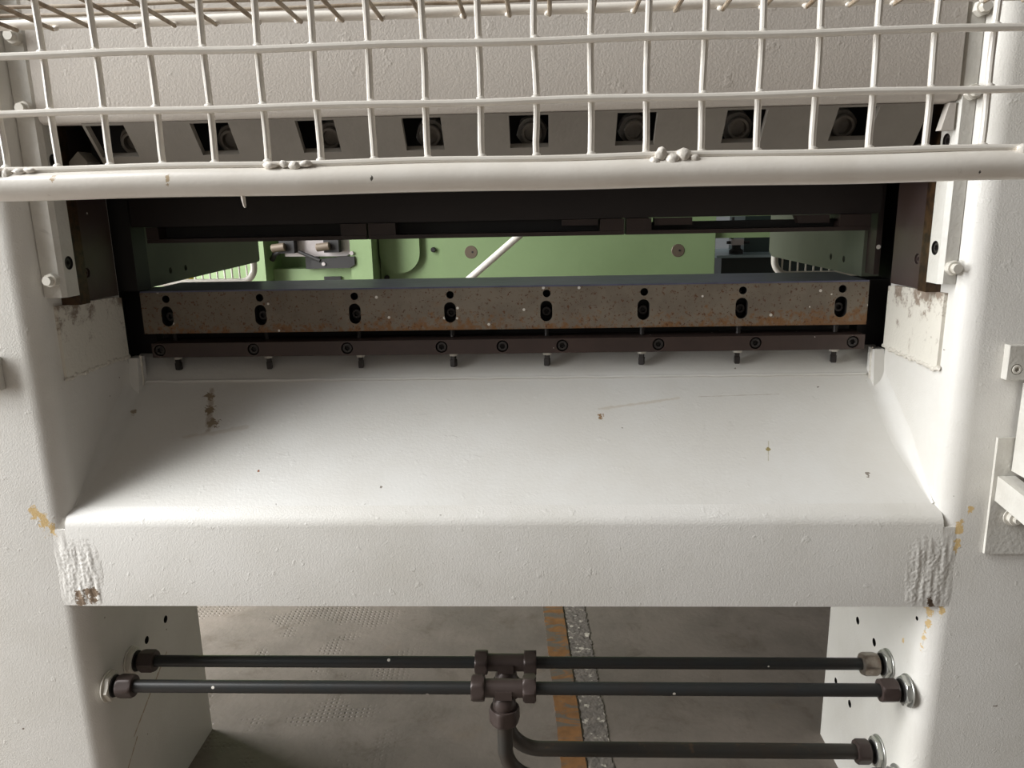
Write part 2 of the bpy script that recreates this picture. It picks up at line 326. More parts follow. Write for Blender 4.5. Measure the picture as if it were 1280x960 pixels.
def cap_mesh(name, r, h, m):
    """socket cap screw, axis -Y, seat at origin: knurled head, chamfer, hexagonal socket"""
    bm = bmesh.new(); n = 24
    sh = lambda an: math.cos(math.pi/6)/math.cos(((an+math.pi/6) % (math.pi/3))-math.pi/6)
    prof = [(0, r, 0), (h*0.85, r, 0), (h, r*0.88, 0), (h, r*0.56, 1), (h*0.35, r*0.52, 1), (h*0.25, r*0.1, 0)]
    rings = []
    for t, q, hx in prof:
        rings.append([bm.verts.new((math.cos(2*math.pi*i/n)*q*(sh(2*math.pi*i/n) if hx else 1), -t, math.sin(2*math.pi*i/n)*q*(sh(2*math.pi*i/n) if hx else 1))) for i in range(n)])
    for A, B in zip(rings, rings[1:]):
        for i in range(n): bm.faces.new((A[i], A[(i+1) % n], B[(i+1) % n], B[i]))
    bm.faces.new(rings[0][::-1]); bm.faces.new(rings[-1])
    return mesh_from(bm, name, m, 30)
def arc2(cx, cy, r, a0, a1, n=6): return [(cx+r*math.cos(math.radians(a0+(a1-a0)*i/n)), cy+r*math.sin(math.radians(a0+(a1-a0)*i/n))) for i in range(n+1)]

# ------------------------------------------------------------------ setting
fl = obj('floor', Bx(-6, 6, -4, 9, -0.08, 0), 'floor', smooth=0); fl['kind'] = 'structure'
wb = obj('wall_back', Bx(-6, 6, 8.8, 9.0, 0, 4.5), 'wall', smooth=0); wb['kind'] = 'structure'
def floor_strip(name, q, z, m, kind=True, jitter=0):
    bm = bmesh.new(); n = 320; top = []; rr = random.Random(3)
    (ax0, ax1, ay), (bx0, bx1, by) = q
    for i in range(n+1):
        t = i/n; y = ay+(by-ay)*t
        top.append((bm.verts.new((ax0+(bx0-ax0)*t+rr.uniform(-1, 1)*jitter, y, z)), bm.verts.new((ax1+(bx1-ax1)*t+rr.uniform(-1, 1)*jitter, y, z))))
    low = [(bm.verts.new((a.co.x, a.co.y, 0.0005)), bm.verts.new((b.co.x, b.co.y, 0.0005))) for a, b in top]
    for i in range(n):
        (a, b), (c, d) = top[i], top[i+1]; (e, f), (g, h) = low[i], low[i+1]
        bm.faces.new((a, b, d, c)); bm.faces.new((a, c, g, e)); bm.faces.new((b, f, h, d))
    o = obj(name, bm, m, smooth=0); o['kind'] = 'structure'; return o
# the steel strip set into the floor, and the ragged mortar beside it
floor_strip('trim_1', ((0.178, 0.232, 0.6), (0.03, 0.10, 3.2)), 0.004, 'strip', jitter=0.001)
floor_strip('trim_2', ((0.236, 0.288, 0.6), (0.108, 0.180, 3.2)), 0.002, 'mortar', jitter=0.0035)

# ------------------------------------------------------------------ press frame
FY = 1.265; JX = 0.77; RC = 0.038
pf = root('stamping_press', 'off-white painted press frame with two columns, sloping bed and open legs', 'press', (0, 1.45, 0))
hole_y = [(1.455, 0.40, 0.0085), (1.54, 0.40, 0.0085), (1.542, 0.192, 0.0085), (1.625, 0.192, 0.0085), (1.30, 0.545, 0.004)]
for s in (-1, 1):
    o = 1.42*s; i = JX*s
    ptsl = [(o, FY)] + [(i + s*RC - s*RC*math.sin(math.radians(90*k/6)), FY + RC - RC*math.cos(math.radians(90*k/6))) for k in range(7)] + [(i, 1.69), (o, 1.69)]
    bm = prism(bmesh.new(), ptsl, 0.0, 2.35, 'Z')
    cut = bmesh.new()
    box(cut, min(s*0.6, s*0.80), max(s*0.6, s*0.80), 1.53, 1.8, 0.985, 2.5)
    for (y, z, r) in (hole_y if s > 0 else hole_y[:2]):
        cyl(cut, (s*0.70, y, z), (s*0.84, y, z), r, 16)
    obj('column', bm, 'paint', pf, smooth=30, cut=cut, cutmat='black')
    # filler plate welded on the jamb with its bead
    ipx = lambda d: i - s*d
    bm = prism(bmesh.new(), [(1.315, 1.012), (1.527, 1.012), (1.527, 1.130), (1.50, 1.134), (1.315, 1.140)], min(i, ipx(0.006)), max(i, ipx(0.006)))
    obj('filler_plate', bm, 'filler', pf, bevel=0.002)
    bm = bmesh.new(); rr = random.Random(5+s)
    for k in range(26):
        t = k/25; blob(bm, (ipx(0.004), 1.315+0.212*t, 1.010+rr.uniform(-0.0025, 0.0025)), 0.0045*rr.uniform(0.8, 1.35), k, (0.7, 1.5, 0.9))
    obj('weld_bead', bm, 'weld', pf)
    # corner rib where the bed, its ledge and the jamb meet
    bm = prism(bmesh.new(), [(1.52, 0.925), (1.56, 0.952), (1.56, 1.004), (1.532, 1.004)], min(i, ipx(0.020)), max(i, ipx(0.020)))
    obj('corner_rib', bm, 'paint_slope', pf, bevel=0.004)
    bm = bmesh.new()
    for k in range(9): blob(bm, (ipx(0.019), 1.545-0.003*k/8, 1.0-0.055*k/8), 0.0042*rr.uniform(0.9, 1.3), k, (0.8, 0.8, 1.7))
    obj('weld_bead', bm, 'weld', pf)
    # rough overground weld between apron and column
    bm = bmesh.new(); nx, nz = 56, 80
    V = []
    for a in range(nx+1):
        row = []
        for b in range(nz+1):
            u = a/nx; v = b/nz; x = i - s*0.062 + s*0.110*u; z = 0.589 + 0.151*v
            e = min(1, (math.sin(math.pi*u)*1.25)**1.5)*min(1, v*8+0.3, (1-v)*3)
            d = (0.0012 + 0.0015*mnoise.noise(Vector((x*130, z*22, s*3))) + 0.0011*mnoise.noise(Vector((x*300, z*210, s*5))))*e
            row.append(bm.verts.new((x, FY + 0.0005 - d, z)))
        V.append(row)
    for a in range(nx):
        for b in range(nz): bm.faces.new((V[a][b], V[a+1][b], V[a+1][b+1], V[a][b+1]))
    edge = [e for e in bm.edges if len(e.link_faces) == 1]
    g = bmesh.ops.extrude_edge_only(bm, edges=edge)
    for vv in g['geom']:
        if isinstance(vv, bmesh.types.BMVert): vv.co.y = FY + 0.006
    obj('weld_seam', bm, 'paint', pf, smooth=60)
    # inner side cheeks running back
    bm = prism(bmesh.new(), [(1.601, 1.142), (2.225, 1.149 if s < 0 else 1.141), (2.25, 1.151), (2.255, 1.156), (2.255, 1.70), (1.601, 1.70)], min(s*0.74, s*0.775), max(s*0.74, s*0.775))
    cut = bmesh.new()
    for y in (1.70, 1.775): cyl(cut, (s*0.72, y, 1.170), (s*0.765, y, 1.170), 0.007, 14)
    obj('side_cheek', bm, 'inner', pf, cut=cut, smooth=30)
    obj('rear_post', Bx(min(s*0.802, s*1.42), max(s*0.802, s*1.42), 1.692, 2.25, 1.17, 2.35), 'inner', pf, bevel=0.004)
    obj('dark_infill', Bx(min(s*0.742, s*0.80), max(s*0.742, s*0.80), 1.605, 1.69, 0.99, 1.135), 'black', pf)
# bed: apron, slope, ledge
ap = [(FY, 0.588), (1.30, 0.588), (1.30, 0.70), (1.72, 0.96), (1.72, 1.0), (1.598, 1.0), (1.588, 0.992), (1.578, 0.978), (1.556, 0.956), (1.548, 0.9475)]
ap += [(1.285, 0.7700), (1.280, 0.7655), (1.273, 0.7600), (1.2675, 0.7525), (FY, 0.744)]
k_ = 10
obj('bed_slope', prism(bmesh.new(), [(1.30, 0.71)] + ap[3:k_+1], -JX-0.01, JX+0.01), 'paint_slope', pf, smooth=45)
obj('bed_apron', prism(bmesh.new(), [(FY, 0.588), (1.2995, 0.588), (1.2995, 0.7795)] + [(1.285, 0.7702)] + ap[k_+1:], -JX-0.01, JX+0.01), 'paint', pf, smooth=45)
obj('ridge_bead', tube(bmesh.new(), [(-0.745+1.49*q/50, 1.5490+0.0006*math.sin(q*1.7), 0.9500+0.0006*math.sin(q*2.3)) for q in range(51)], 0.0032, 10), 'paint_slope', pf)
for s_ in (-1, 1):   # painted weld fillet between slope and jamb
    bm = bmesh.new(); rows = []; rr = random.Random(4)
    for q in range(31):
        t = q/30; y = 1.290+0.250*t; z = 0.7735+(y-1.290)*0.6749; rad = 0.003+0.025*min(1, t*2.2)
        nrm = Vector((0, -0.5594, 0.8289)); row = []
        for a in range(9):
            th = math.radians(90*a/8)
            u = rad*(1-math.sin(th))+rr.uniform(-.0003, .0003); v = rad*(1-math.cos(th))
            row.append(bm.verts.new(Vector((s_*(JX-u), y, z)) + nrm*v))
        rows.append(row + [bm.verts.new(Vector((s_*(JX+0.004), y, z)) + nrm*rad), bm.verts.new(Vector((s_*(JX+0.004), y, z)) - nrm*0.004), bm.verts.new(Vector((s_*(JX-rad), y, z)) - nrm*0.004)])
    for A, B in zip(rows, rows[1:]):
        for a in range(len(A)): bm.faces.new((A[a], A[(a+1) % len(A)], B[(a+1) % len(A)], B[a]))
    bm.faces.new(rows[0]); bm.faces.new(rows[-1][::-1])
    obj('fillet_weld', bm, 'paint_slope', pf, smooth=50)
obj('bed_riser', Bx(-0.725, 0.725, 1.602, 1.74, 0.99, 1.050), 'black', pf)
obj('crown', Bx(-1.42, 1.42, 1.27, 2.25, 2.352, 2.7), 'paint', pf, bevel=0.01)

# ------------------------------------------------------------------ ram
rm = root('press_ram', 'off-white painted ram with a row of square pockets under its lower edge', 'ram', (0, 1.5, 1.3))
obj('front_plate', prism(bmesh.new(), [(1.292, 1.95), (1.292, 1.455), (1.296, 1.446), (1.303, 1.442), (1.325, 1.442), (1.325, 1.95)], -0.731, 0.741), 'paint_ram', rm, smooth=50)
c50, s50 = math.cos(math.radians(50)), math.sin(math.radians(50))
def sl(t, d): return (1.300 + t*c50 + d*s50, 1.4415 - t*s50 + d*c50)
cut = bmesh.new()
hx = [-0.628 + 0.1747*k for k in range(8)]
for x in hx: prism(cut, [sl(0.004, -0.02), sl(0.066, -0.02), sl(0.066, 0.03), sl(0.004, 0.03)], x-0.032, x+0.032)
obj('pocket_plate', prism(bmesh.new(), [sl(0, 0), sl(0.155, 0), sl(0.155, 0.012), sl(0, 0.012)], -0.665, 0.705), 'paint_plate', rm, cut=cut, smooth=30)
obj('core', Bx(-0.72, 0.72, 1.416, 1.85, 1.325, 1.95), 'black', rm)
for x in hx:
    p = Vector((x+0.004, 1.415, 1.426)); d = Vector((0, -1, -0.25)).normalized()
    n_ = obj('pocket_nut', hexa(bmesh.new(), p, p+d*0.030, 0.028, 0.3), 'steel_dull', rm)
    obj('stud', lathe(bmesh.new(), p, d, [(0, 0.019), (0.040, 0.019), (0.042, 0.017), (0.042, 0.013), (0.028, 0.012)], 24), 'steel_dull', n_)
obj('corner_block', prism(bmesh.new(), [(-0.722, 1.325), (-0.690, 1.325), (-0.690, 1.385), (-0.704, 1.402), (-0.722, 1.385)], 1.345, 1.385, 'Y'), 'paint_plate', rm, bevel=0.003)
obj('corner_block', prism(bmesh.new(), [(0.672, 1.325), (0.722, 1.325), (0.722, 1.385), (0.700, 1.378)], 1.350, 1.39, 'Y'), 'paint_plate', rm, bevel=0.003)
obj('corner_clip', prism(bmesh.new(), [(0.722, 1.400), (0.7415, 1.400), (0.7415, 1.441), (0.732, 1.441)], 1.298, 1.315, 'Y'), 'paint_ram', rm, bevel=0.002)

# ------------------------------------------------------------------ guide rails and wear plates
cap_rail = cap_mesh('cap_rail', 0.0095, 0.008, 'screw')
bm = hexa(bmesh.new(), (0, 0, 0), (0, -0.012, 0), 0.0125, 0.2); hexbolt = mesh_from(bm, 'hexbolt', 'whitenut', 30)
bm = hexa(bmesh.new(), (0, 0, 0), (0, -0.010, 0), 0.0085, 0.5); hexsmall = mesh_from(bm, 'hexsmall', 'whitenut', 30)
for s, side, other in ((-1, 'left', 'shaded'), (1, 'right', 'brightly lit')):
    xi = 0.733 if s < 0 else 0.743; bxx = 0.748 if s < 0 else 0.760
    g = root('guide_rail', f'off-white vertical guide rail bolted to the {side} column, {other}', 'guide rail', (s*0.757, 1.315, 1.157))
    bm = prism(bmesh.new(), [(s*0.7695, 1.295), (s*(xi+0.006), 1.295), (s*xi, 1.303), (s*xi, 1.338), (s*0.7695, 1.338)], 1.157, 2.0, 'Z')
    cut = bmesh.new()
    for z in (1.215, 1.385): cyl(cut, (s*(xi-0.01), 1.320, z), (s*(xi+0.010), 1.320, z), 0.0118, 22)
    obj('rail_body', bm, 'rail', g, cut=cut, smooth=30, cutmat='black')
    for z in (1.188 if s < 0 else 1.184, 1.466 if s < 0 else 1.455, 1.575):
        b = place('hex_bolt', hexbolt, g, (s*bxx, 1.295, z)); place('bolt_tip', hexsmall, b, (s*bxx, 1.283, z))
    for z in (1.215, 1.385): place('socket_screw', cap_rail, g, (s*(xi+0.0098), 1.320, z), (0, 0, -s*math.pi/2))
    wp = root('wear_plate', f'dark brown wear plate on the {side} column behind the guide rail', 'wear plate', (s*0.765, 1.44, 1.138))
    bm = prism(bmesh.new(), [(1.372, 1.139), (1.512, 1.137), (1.512, 2.0), (1.372, 2.0)], min(s*0.7605, s*0.7695), max(s*0.7605, s*0.7695))
    cut = cyl(bmesh.new(), (s*0.75, 1.415, 1.190), (s*0.7665, 1.415, 1.190), 0.0095, 20)
    obj('plate', bm, 'wear', wp, cut=cut, smooth=30)
    place('socket_screw', cap_mesh('cap_wear', 0.0075, 0.004, 'wear'), wp, (s*0.7665, 1.415, 1.190), (0, 0, -s*math.pi/2))
    obj('shim', Bx(min(s*(xi+0.002), s*0.7695), max(s*(xi+0.002), s*0.7695), 1.3405, 1.3705, 1.139, 2.0), 'bronze', wp, bevel=0.001)

# ------------------------------------------------------------------ die block (lower tool)
db = root('die_block', 'rust-speckled grey steel die block with a row of slotted bolt holes', 'die block', (0, 1.64, 1.052))
sx = [-0.6825+0.195*k for k in range(8)]
cut = bmesh.new()
for x in sx:
    pts = arc2(x, 1.088+0.009, 0.012, 0, 180, 10) + arc2(x, 1.088-0.009, 0.012, 180, 360, 10)
    prism(cut, pts, 1.50, 1.572, 'Y')
    cyl(cut, (x+0.001, 1.50, 1.1235), (x+0.001, 1.575, 1.1235), 0.0078, 18)
obj('block', Bx(-0.735, 0.735, 1.545, 1.735, 1.052, 1.137), 'die', db, cut=cut, smooth=30, cutmat='black')
obj('top_plate', Bx(-0.7345, 0.7345, 1.5455, 1.7345, 1.1372, 1.1400), 'dietop', db)
cap_die = cap_mesh('cap_die', 0.0100, 0.014, 'screw')
for k, x in enumerate(sx): place('slot_screw', cap_die, db, (x+0.0005, 1.5715, 1.086), (0, random.uniform(0, 1), 0))

cb = root('clamp_bar', 'dark brown clamping bar with socket screws and jack screws under the die block', 'bar', (0, 1.565, 1.005))
bx_ = [-0.700, -0.504, -0.310, -0.116, 0.008, 0.129, 0.322, 0.515, 0.706]
cut = bmesh.new()
for x in bx_: cyl(cut, (x, 1.50, 1.0195), (x, 1.544, 1.0195), 0.0122, 20)
obj('bar', Bx(-0.716, 0.729, 1.530, 1.600, 1.0045, 1.0340), 'brown_clean', cb, cut=cut, smooth=30)
cap_bar = cap_mesh('cap_bar', 0.0105, 0.012, 'screw')
for x in bx_: place('socket_screw', cap_bar, cb, (x, 1.5438, 1.0195), (0, random.uniform(0, 1), 0))
for k, x in enumerate(sx):
    x += 0.001
    j = obj('jack_screw', cyl(bmesh.new(), (x, 1.566, 1.0345), (x, 1.566, 1.0515), 0.0052, 14), 'screw', cb)
    obj('lock_nut', hexa(bmesh.new(), (x, 1.566, 0.9945), (x, 1.566, 1.0040), 0.0095, random.uniform(0, 1)), 'whitenut', j)
    obj('square_tip', lathe(bmesh.new(), (x, 1.566, 0.9940), (0, 0, -1), [(0, 0.0062), (0.007, 0.0062), (0.008, 0.0075), (0.021, 0.0075), (0.023, 0.006)], 4, phase=0.6+random.uniform(-.4, .4)), 'screw', j)

# ------------------------------------------------------------------ upper tool
ub = root('upper_tool_beam', 'long dark brown tool beam fixed across the underside of the ram', 'beam', (0, 1.6, 1.266))
obj('beam', Bx(-0.735, 0.745, 1.548, 1.70, 1.2685, 1.324), 'tooldark', ub, bevel=0.001)
obj('end_block', Bx(-0.80, -0.737, 1.545, 1.60, 1.141, 1.324), 'black', ub, bevel=0.002)
obj('end_block', Bx(0.7465, 0.757, 1.56, 1.60, 1.150, 1.324), 'brown', ub, bevel=0.002)
segs = [(-0.705, -0.2585, 'left', [(-0.68, -0.31)]), (-0.2545, 0.2515, 'middle', [(-0.20, 0.205)]), (0.2565, 0.727, 'right', [(0.305, 0.668)])]
for x0, x1, wd, sl_ in segs:
    t = root('tool_segment', f'dark slotted tool bar hanging under the beam, the {wd} one of three', 'tool bar', ((x0+x1)/2, 1.6, 1.2385), 'upper tool bars')
    a, b = sl_[0]
    obj('end_piece', Bx(x0, a, 1.545, 1.60, 1.2445, 1.2675), 'brown', t, bevel=0.0012)
    obj('end_piece', Bx(b, x1, 1.545, 1.60, 1.2445, 1.2675), 'brown', t, bevel=0.0012)
    obj('lower_strip', Bx(x0, x1, 1.5445, 1.60, 1.2365, 1.2442), 'brown', t, bevel=0.0012)
    if wd != 'right': obj('backing', Bx(a+0.001, b-0.001, 1.575, 1.60, 1.2446, 1.2675), 'black', t)
    if wd == 'middle':
        obj('insert', Bx(b-0.075, b-0.004, 1.55, 1.574, 1.2560, 1.2675), 'brown', t, bevel=0.001)
    if wd == 'right':
        obj('insert', Bx(a+0.006, a+0.080, 1.55, 1.574, 1.2535, 1.2675), 'brown', t, bevel=0.001)
        obj('insert', prism(bmesh.new(), [(0.585, 1.2675), (0.592, 1.2525), (0.650, 1.2525), (0.650, 1.2675)], 1.55, 1.574, 'Y'), 'brown', t, bevel=0.001)
        obj('inner_strip', Bx(a+0.001, b-0.001, 1.575, 1.60, 1.2446, 1.2590), 'black', t)

# ------------------------------------------------------------------ safety guard in front
GY = 0.84; TZ = 1.556; PIT = 0.0575; HW = 0.97
sg = root('mesh_guard', 'off-white welded wire mesh guard with a thick round bottom tube, nearest the viewer', 'guard', (0, GY, 1.328))
tb = bmesh.new(); n = 60
tube(tb, [(-HW + 2*HW*i/n, GY, 1.3285+0.0006*math.sin(i*0.7)) for i in range(n+1)], 0.0148, 24)
obj('bottom_tube', tb, 'guard', sg)
WR = 0.0038
k0 = int((-HW+0.4325)/PIT); xs_ = [-0.4325+PIT*k for k in range(k0, k0+33)]
rr = random.Random(2)
for i, x in enumerate(xs_):
    wob = 0.0013 if abs(x-0.0850) < 0.02 else 0.0006
    pts = []
    for k in range(13):
        t = k/12; z = 1.3455 + (TZ-1.3455)*t
        pts.append((x + wob*math.sin(t*9.0 + i)*(1 if 0 < k < 12 else 0), GY+WR*1.7, z))
    obj('wire', tube(bmesh.new(), pts, WR*0.95, 10), 'wire', sg)
def wire_x(z, y, r, nm='wire', x0=-HW, x1=HW, amp=0.0007, seed=0, m='wire'):
    q = random.Random(seed); ph = q.uniform(0, 6); m_ = 50
    return obj(nm, tube(bmesh.new(), [(x0+(x1-x0)*i/m_, y, z+amp*math.sin(i*0.9+ph)) for i in range(m_+1)], r, 10), m, sg)
for k in range(4): wire_x(1.3460 + PIT*k, GY, WR, seed=k)
# weld fillets at the crossings of the front mesh
bm = bmesh.new()
for x in xs_:
    if -0.6 < x < 0.75:
        for k in range(4):
            z = 1.3460+PIT*k
            g = bmesh.ops.create_icosphere(bm, subdivisions=1, radius=0.0052)
            for v in g['verts']: v.co = Vector((v.co.x*1.1, v.co.y*0.5, v.co.z)) + Vector((x, GY+WR*1.0, z+0.0022))
o = obj('spot_weld', bm, 'wire', sg, smooth=60); o['kind'] = 'stuff'
# top panel of the guard, reaching back to the ram
BY = 1.14
wire_x(TZ, GY, 0.008, 'top_tube', amp=0)
tz = bmesh.new(); tube(tz, [(-HW + 2*HW*i/40, BY, TZ+0.002+0.0006*math.sin(i)) for i in range(41)], 0.0068, 14); obj('rear_tube', tz, 'guard', sg)
for i, x in enumerate(xs_):
    x2 = x + 0.018 + rr.uniform(-0.003, 0.003)
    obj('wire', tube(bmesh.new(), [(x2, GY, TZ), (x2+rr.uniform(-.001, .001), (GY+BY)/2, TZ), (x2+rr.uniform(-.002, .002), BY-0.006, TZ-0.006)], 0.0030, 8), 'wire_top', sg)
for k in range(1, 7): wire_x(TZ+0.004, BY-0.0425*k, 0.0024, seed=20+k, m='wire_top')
bm = bmesh.new()
for i, x in enumerate(xs_): blob(bm, (x+0.018+rr.uniform(-.002, .002), BY-0.007, TZ-0.005), 0.0040, i, (1.2, 1, 0.9))
o = obj('spot_weld', bm, 'weldw', sg); o['kind'] = 'stuff'
def weld_clump(cs, seed):
    bm = bmesh.new()
    for q, (x, z, r, a, b) in enumerate(cs): blob(bm, (x, GY-0.0055-r*0.2, z), r, seed+q, (a, 0.8, b))
    obj('weld_clump', bm, 'weldw', sg)
weld_clump([(-0.495, 1.343, 0.0075, 1, 1), (-0.484, 1.341, 0.0055, 1, 1.2), (-0.470, 1.344, 0.004, 1.6, .8), (-0.458, 1.345, 0.0036, 1.8, .8)], 1)
weld_clump([(-0.196, 1.3448, 0.0052, 1.7, .8), (-0.181, 1.3455, 0.0044, 1.2, .9), (-0.170, 1.3438, 0.0052, 1.3, .9), (-0.158, 1.3455, 0.0046, 1.6, .8)], 11)
weld_clump([(0.214, 1.3475, 0.0062, 1, 1.1), (0.208, 1.3395, 0.0058, 1.1, .9), (0.226, 1.3418, 0.0065, 1.2, 1), (0.237, 1.3455, 0.0070, 1.1, 1), (0.249, 1.3418, 0.0055, 1.1, .9)], 21)
weld_clump([(0.580, 1.3435, 0.006, 1.2, 1), (0.590, 1.344, 0.007, 1, 1)], 31)
obj('paint_drip', lathe(bmesh.new(), (-0.231, GY-0.001, 1.316), (0.1, 0, -1), [(0, 0.0024), (0.006, 0.0022), (0.012, 0.0017), (0.0145, 0.0008)], 10), 'guard', sg)
for s in (-1, 1):
    obj('side_arm', tube(bmesh.new(), [(s*HW, GY, 1.3285), (s*HW, 1.264, 1.3285)], 0.012, 14), 'guard', sg)
    obj('side_arm', tube(bmesh.new(), [(s*HW, GY, TZ), (s*HW, 1.264, TZ)], 0.008, 12), 'guard', sg)
    obj('side_post', tube(bmesh.new(), [(s*HW, GY, 1.3285), (s*HW, GY, TZ)], 0.008, 12), 'guard', sg)

# ------------------------------------------------------------------ hydraulic pipes between the legs
def pipe_line(name, label, Y, Z, tx, rp, low_r, worn):
    g = root(name, label, 'pipe', (tx, Y, Z))
    a, b = tx-0.049, tx+0.049
    obj('pipe', cyl(bmesh.new(), (-0.732, Y, Z), (a, Y, Z), rp, 20), 'pipe', g)
    obj('pipe', cyl(bmesh.new(), (b, Y, Z), (0.732, Y, Z), rp, 20), 'pipe', g)
    tee = obj('tee_body', cyl(bmesh.new(), (a, Y, Z), (b, Y, Z), 0.0175, 24, 0.0015), 'fitting', g)
    bm = Bx(tx-0.016, tx+0.016, Y-0.0205, Y-0.010, Z-0.013, Z+0.004); obj('maker_pad', bm, 'fitting', tee, bevel=0.002)
    bm = lathe(bmesh.new(), (tx, Y, Z-0.008), (0, 0, -1), [(0, 0.013), (0.010, 0.017), (0.018, 0.022), (0.026, 0.0225), (0.040, 0.021)], 24); obj('branch', bm, 'fitting', tee)
    for x, sg_ in ((tx-0.037, -1), (tx+0.037, 1)):
        obj('union_nut', hexa(bmesh.new(), (x, Y, Z), (x+sg_*0.025, Y, Z), 0.0270, random.uniform(0, 1)), 'fitting', g)
    obj('union_nut', hexa(bmesh.new(), (tx, Y, Z-0.040), (tx, Y, Z-0.072), 0.031, random.uniform(0, 1)), 'fitting', g)
    for s in (-1, 1):
        obj('union_nut', hexa(bmesh.new(), (s*0.748, Y, Z), (s*0.717, Y, Z), 0.0235, random.uniform(0, 1)), 'fitting_worn' if (worn and s > 0) else 'fitting', g)
        obj('neck', lathe(bmesh.new(), (s*0.7485, Y, Z), (s, 0, 0), [(0, 0.0125), (0.006, 0.0125), (0.006, 0.021), (0.0135, 0.0225)], 20), 'black', g)
        obj('flange_nut', hexa(bmesh.new(), (s*0.7670, Y, Z), (s*0.757, Y, Z), 0.0285, random.uniform(0, 1)), 'steel' if s > 0 else 'whitenut', g)
        obj('washer', cyl(bmesh.new(), (s*0.7695, Y, Z), (s*0.7668, Y, Z), 0.0305, 28, 0.0008), 'steel' if s > 0 else 'whitenut', g)
    zl = 0.192
    p = [Vector((tx, Y, Z-0.068))] + bend((tx, Y, Z), (tx, Y, zl), (1, Y, zl), 0.068, 12) + [Vector((0.733, Y, zl))]
    obj('drop_pipe', tube(bmesh.new(), p, low_r, 20), 'pipe_brown', g)
    obj('union_nut', hexa(bmesh.new(), (0.748, Y, zl), (0.722, Y, zl), 0.026, random.uniform(0, 1)), 'fitting', g)
    obj('neck', lathe(bmesh.new(), (0.7485, Y, zl), (1, 0, 0), [(0, 0.015), (0.006, 0.015), (0.008, 0.023), (0.0135, 0.0245)], 20), 'black', g)
    obj('flange_nut', hexa(bmesh.new(), (0.7670, Y, zl), (0.757, Y, zl), 0.031, random.uniform(0, 1)), 'steel', g)
    obj('washer', cyl(bmesh.new(), (0.7695, Y, zl), (0.7668, Y, zl), 0.0335, 28, 0.0008), 'steel', g)
pipe_line('hydraulic_pipe', 'black hydraulic pipe line farther from the viewer, with tee and drop pipe', 1.387, 0.394, 0.008, 0.0118, 0.0150, True)
pipe_line('hydraulic_pipe', 'black paint-specked hydraulic pipe line nearer the viewer, with tee and drop pipe', 1.302, 0.394, 0.008, 0.0122, 0.0150, False)

# ------------------------------------------------------------------ fittings on the column fronts
def bracket(s, label):
    g = root('stop_bracket', label, 'bracket', (s*0.90, 1.25, 1.004))
    x0, x1 = sorted((s*0.843, s*0.97))
    bm = Bx(x0, x1, 1.249, 1.2645, 1.004, 1.062)
    cut = cyl(bmesh.new(), (s*0.859, 1.24, 1.022), (s*0.859, 1.256, 1.022), 0.0085, 18)
    obj('block', bm, 'rail', g, cut=cut, smooth=30, bevel=0.001)
    place('socket_screw', cap_mesh('cap_br', 0.0078, 0.007, 'whitenut'), g, (s*0.859, 1.2555, 1.022))
bracket(1, 'small off-white block with a socket screw on the right column')
bracket(-1, 'small off-white block at the left edge of the picture on the left column')
mp = root('mounting_plate', 'grey-white steel mounting plate with a bolt and arm on the right column', 'plate', (0.93, 1.26, 0.69))
obj('plate', prism(bmesh.new(), [(0.851, 0.693), (1.05, 0.693), (1.05, 0.903), (0.849, 0.903)], 1.2585, 1.2645, 'Y'), 'rail', mp, bevel=0.001)
obj('arm', prism(bmesh.new(), [(1.2580, 0.792), (1.2580, 0.836), (1.02, 0.812), (1.02, 0.768)], 0.856, 0.885), 'rail', mp, bevel=0.002)
bm = cyl(bmesh.new(), (0.889, 1.2580, 0.762), (0.889, 1.2555, 0.762), 0.0155, 24); wsh = obj('washer', bm, 'whitenut', mp)
nt = obj('hex_nut', hexa(bmesh.new(), (0.889, 1.2555, 0.762), (0.889, 1.2465, 0.762), 0.0125, 0.3), 'whitenut', mp)
obj('stud_end', cyl(bmesh.new(), (0.889, 1.2465, 0.762), (0.889, 1.2385, 0.762), 0.0065, 14, 0.001), 'whitenut', nt)
cbx = root('junction_box', 'white box side projecting from the right column above the mounting plate', 'box', (0.95, 1.2, 0.845))
obj('body', Bx(0.876, 1.05, 1.08, 1.256, 0.846, 0.998), 'rail', cbx, bevel=0.003)
obj('lid', Bx(0.872, 1.054, 1.068, 1.0795, 0.842, 1.002), 'rail', cbx, bevel=0.002)

# ------------------------------------------------------------------ behind the press
gm = root('green_machine', 'green painted machine seen through the gap behind the press', 'machine', (0, 3.9, 0))
obj('front_panel', Bx(-0.665, 0.883, 3.60, 4.3, 0.30, 1.45), 'green', gm, bevel=0.004)
obj('panel_sheet', Bx(-0.375, 0.880, 3.592, 3.5995, 0.35, 1.40), 'green', gm, bevel=0.003)
pts = [(-0.474, 1.35), (-0.661, 1.35)] + arc2(-0.5675, 1.090, 0.0935, 180, 360, 16)
obj('rounded_cover', prism(bmesh.new(), pts, 3.570, 3.5995, 'Y'), 'green', gm, bevel=0.003)
for x, z in ((-0.238, 1.086), (0.713, 1.077)):
    b = obj('flush_bolt', cyl(bmesh.new(), (x, 3.590, z), (x, 3.5985, z), 0.030, 24, 0.002), 'gbolt', gm)
    obj('bolt_centre', cyl(bmesh.new(), (x+0.007, 3.5885, z), (x+0.007, 3.5905, z), 0.005, 10), 'black', b)
for x, z in ((-0.413, 1.100), (-0.637, 0.974)):
    obj('knob', lathe(bmesh.new(), (x, 3.5985, z), (0, -1, 0), [(0, 0.012), (0.012, 0.012), (0.016, 0.009)], 14), 'black', gm)
obj('post', Bx(-0.765, -0.668, 3.44, 4.2, 0.2, 1.45), 'green', gm, bevel=0.012)
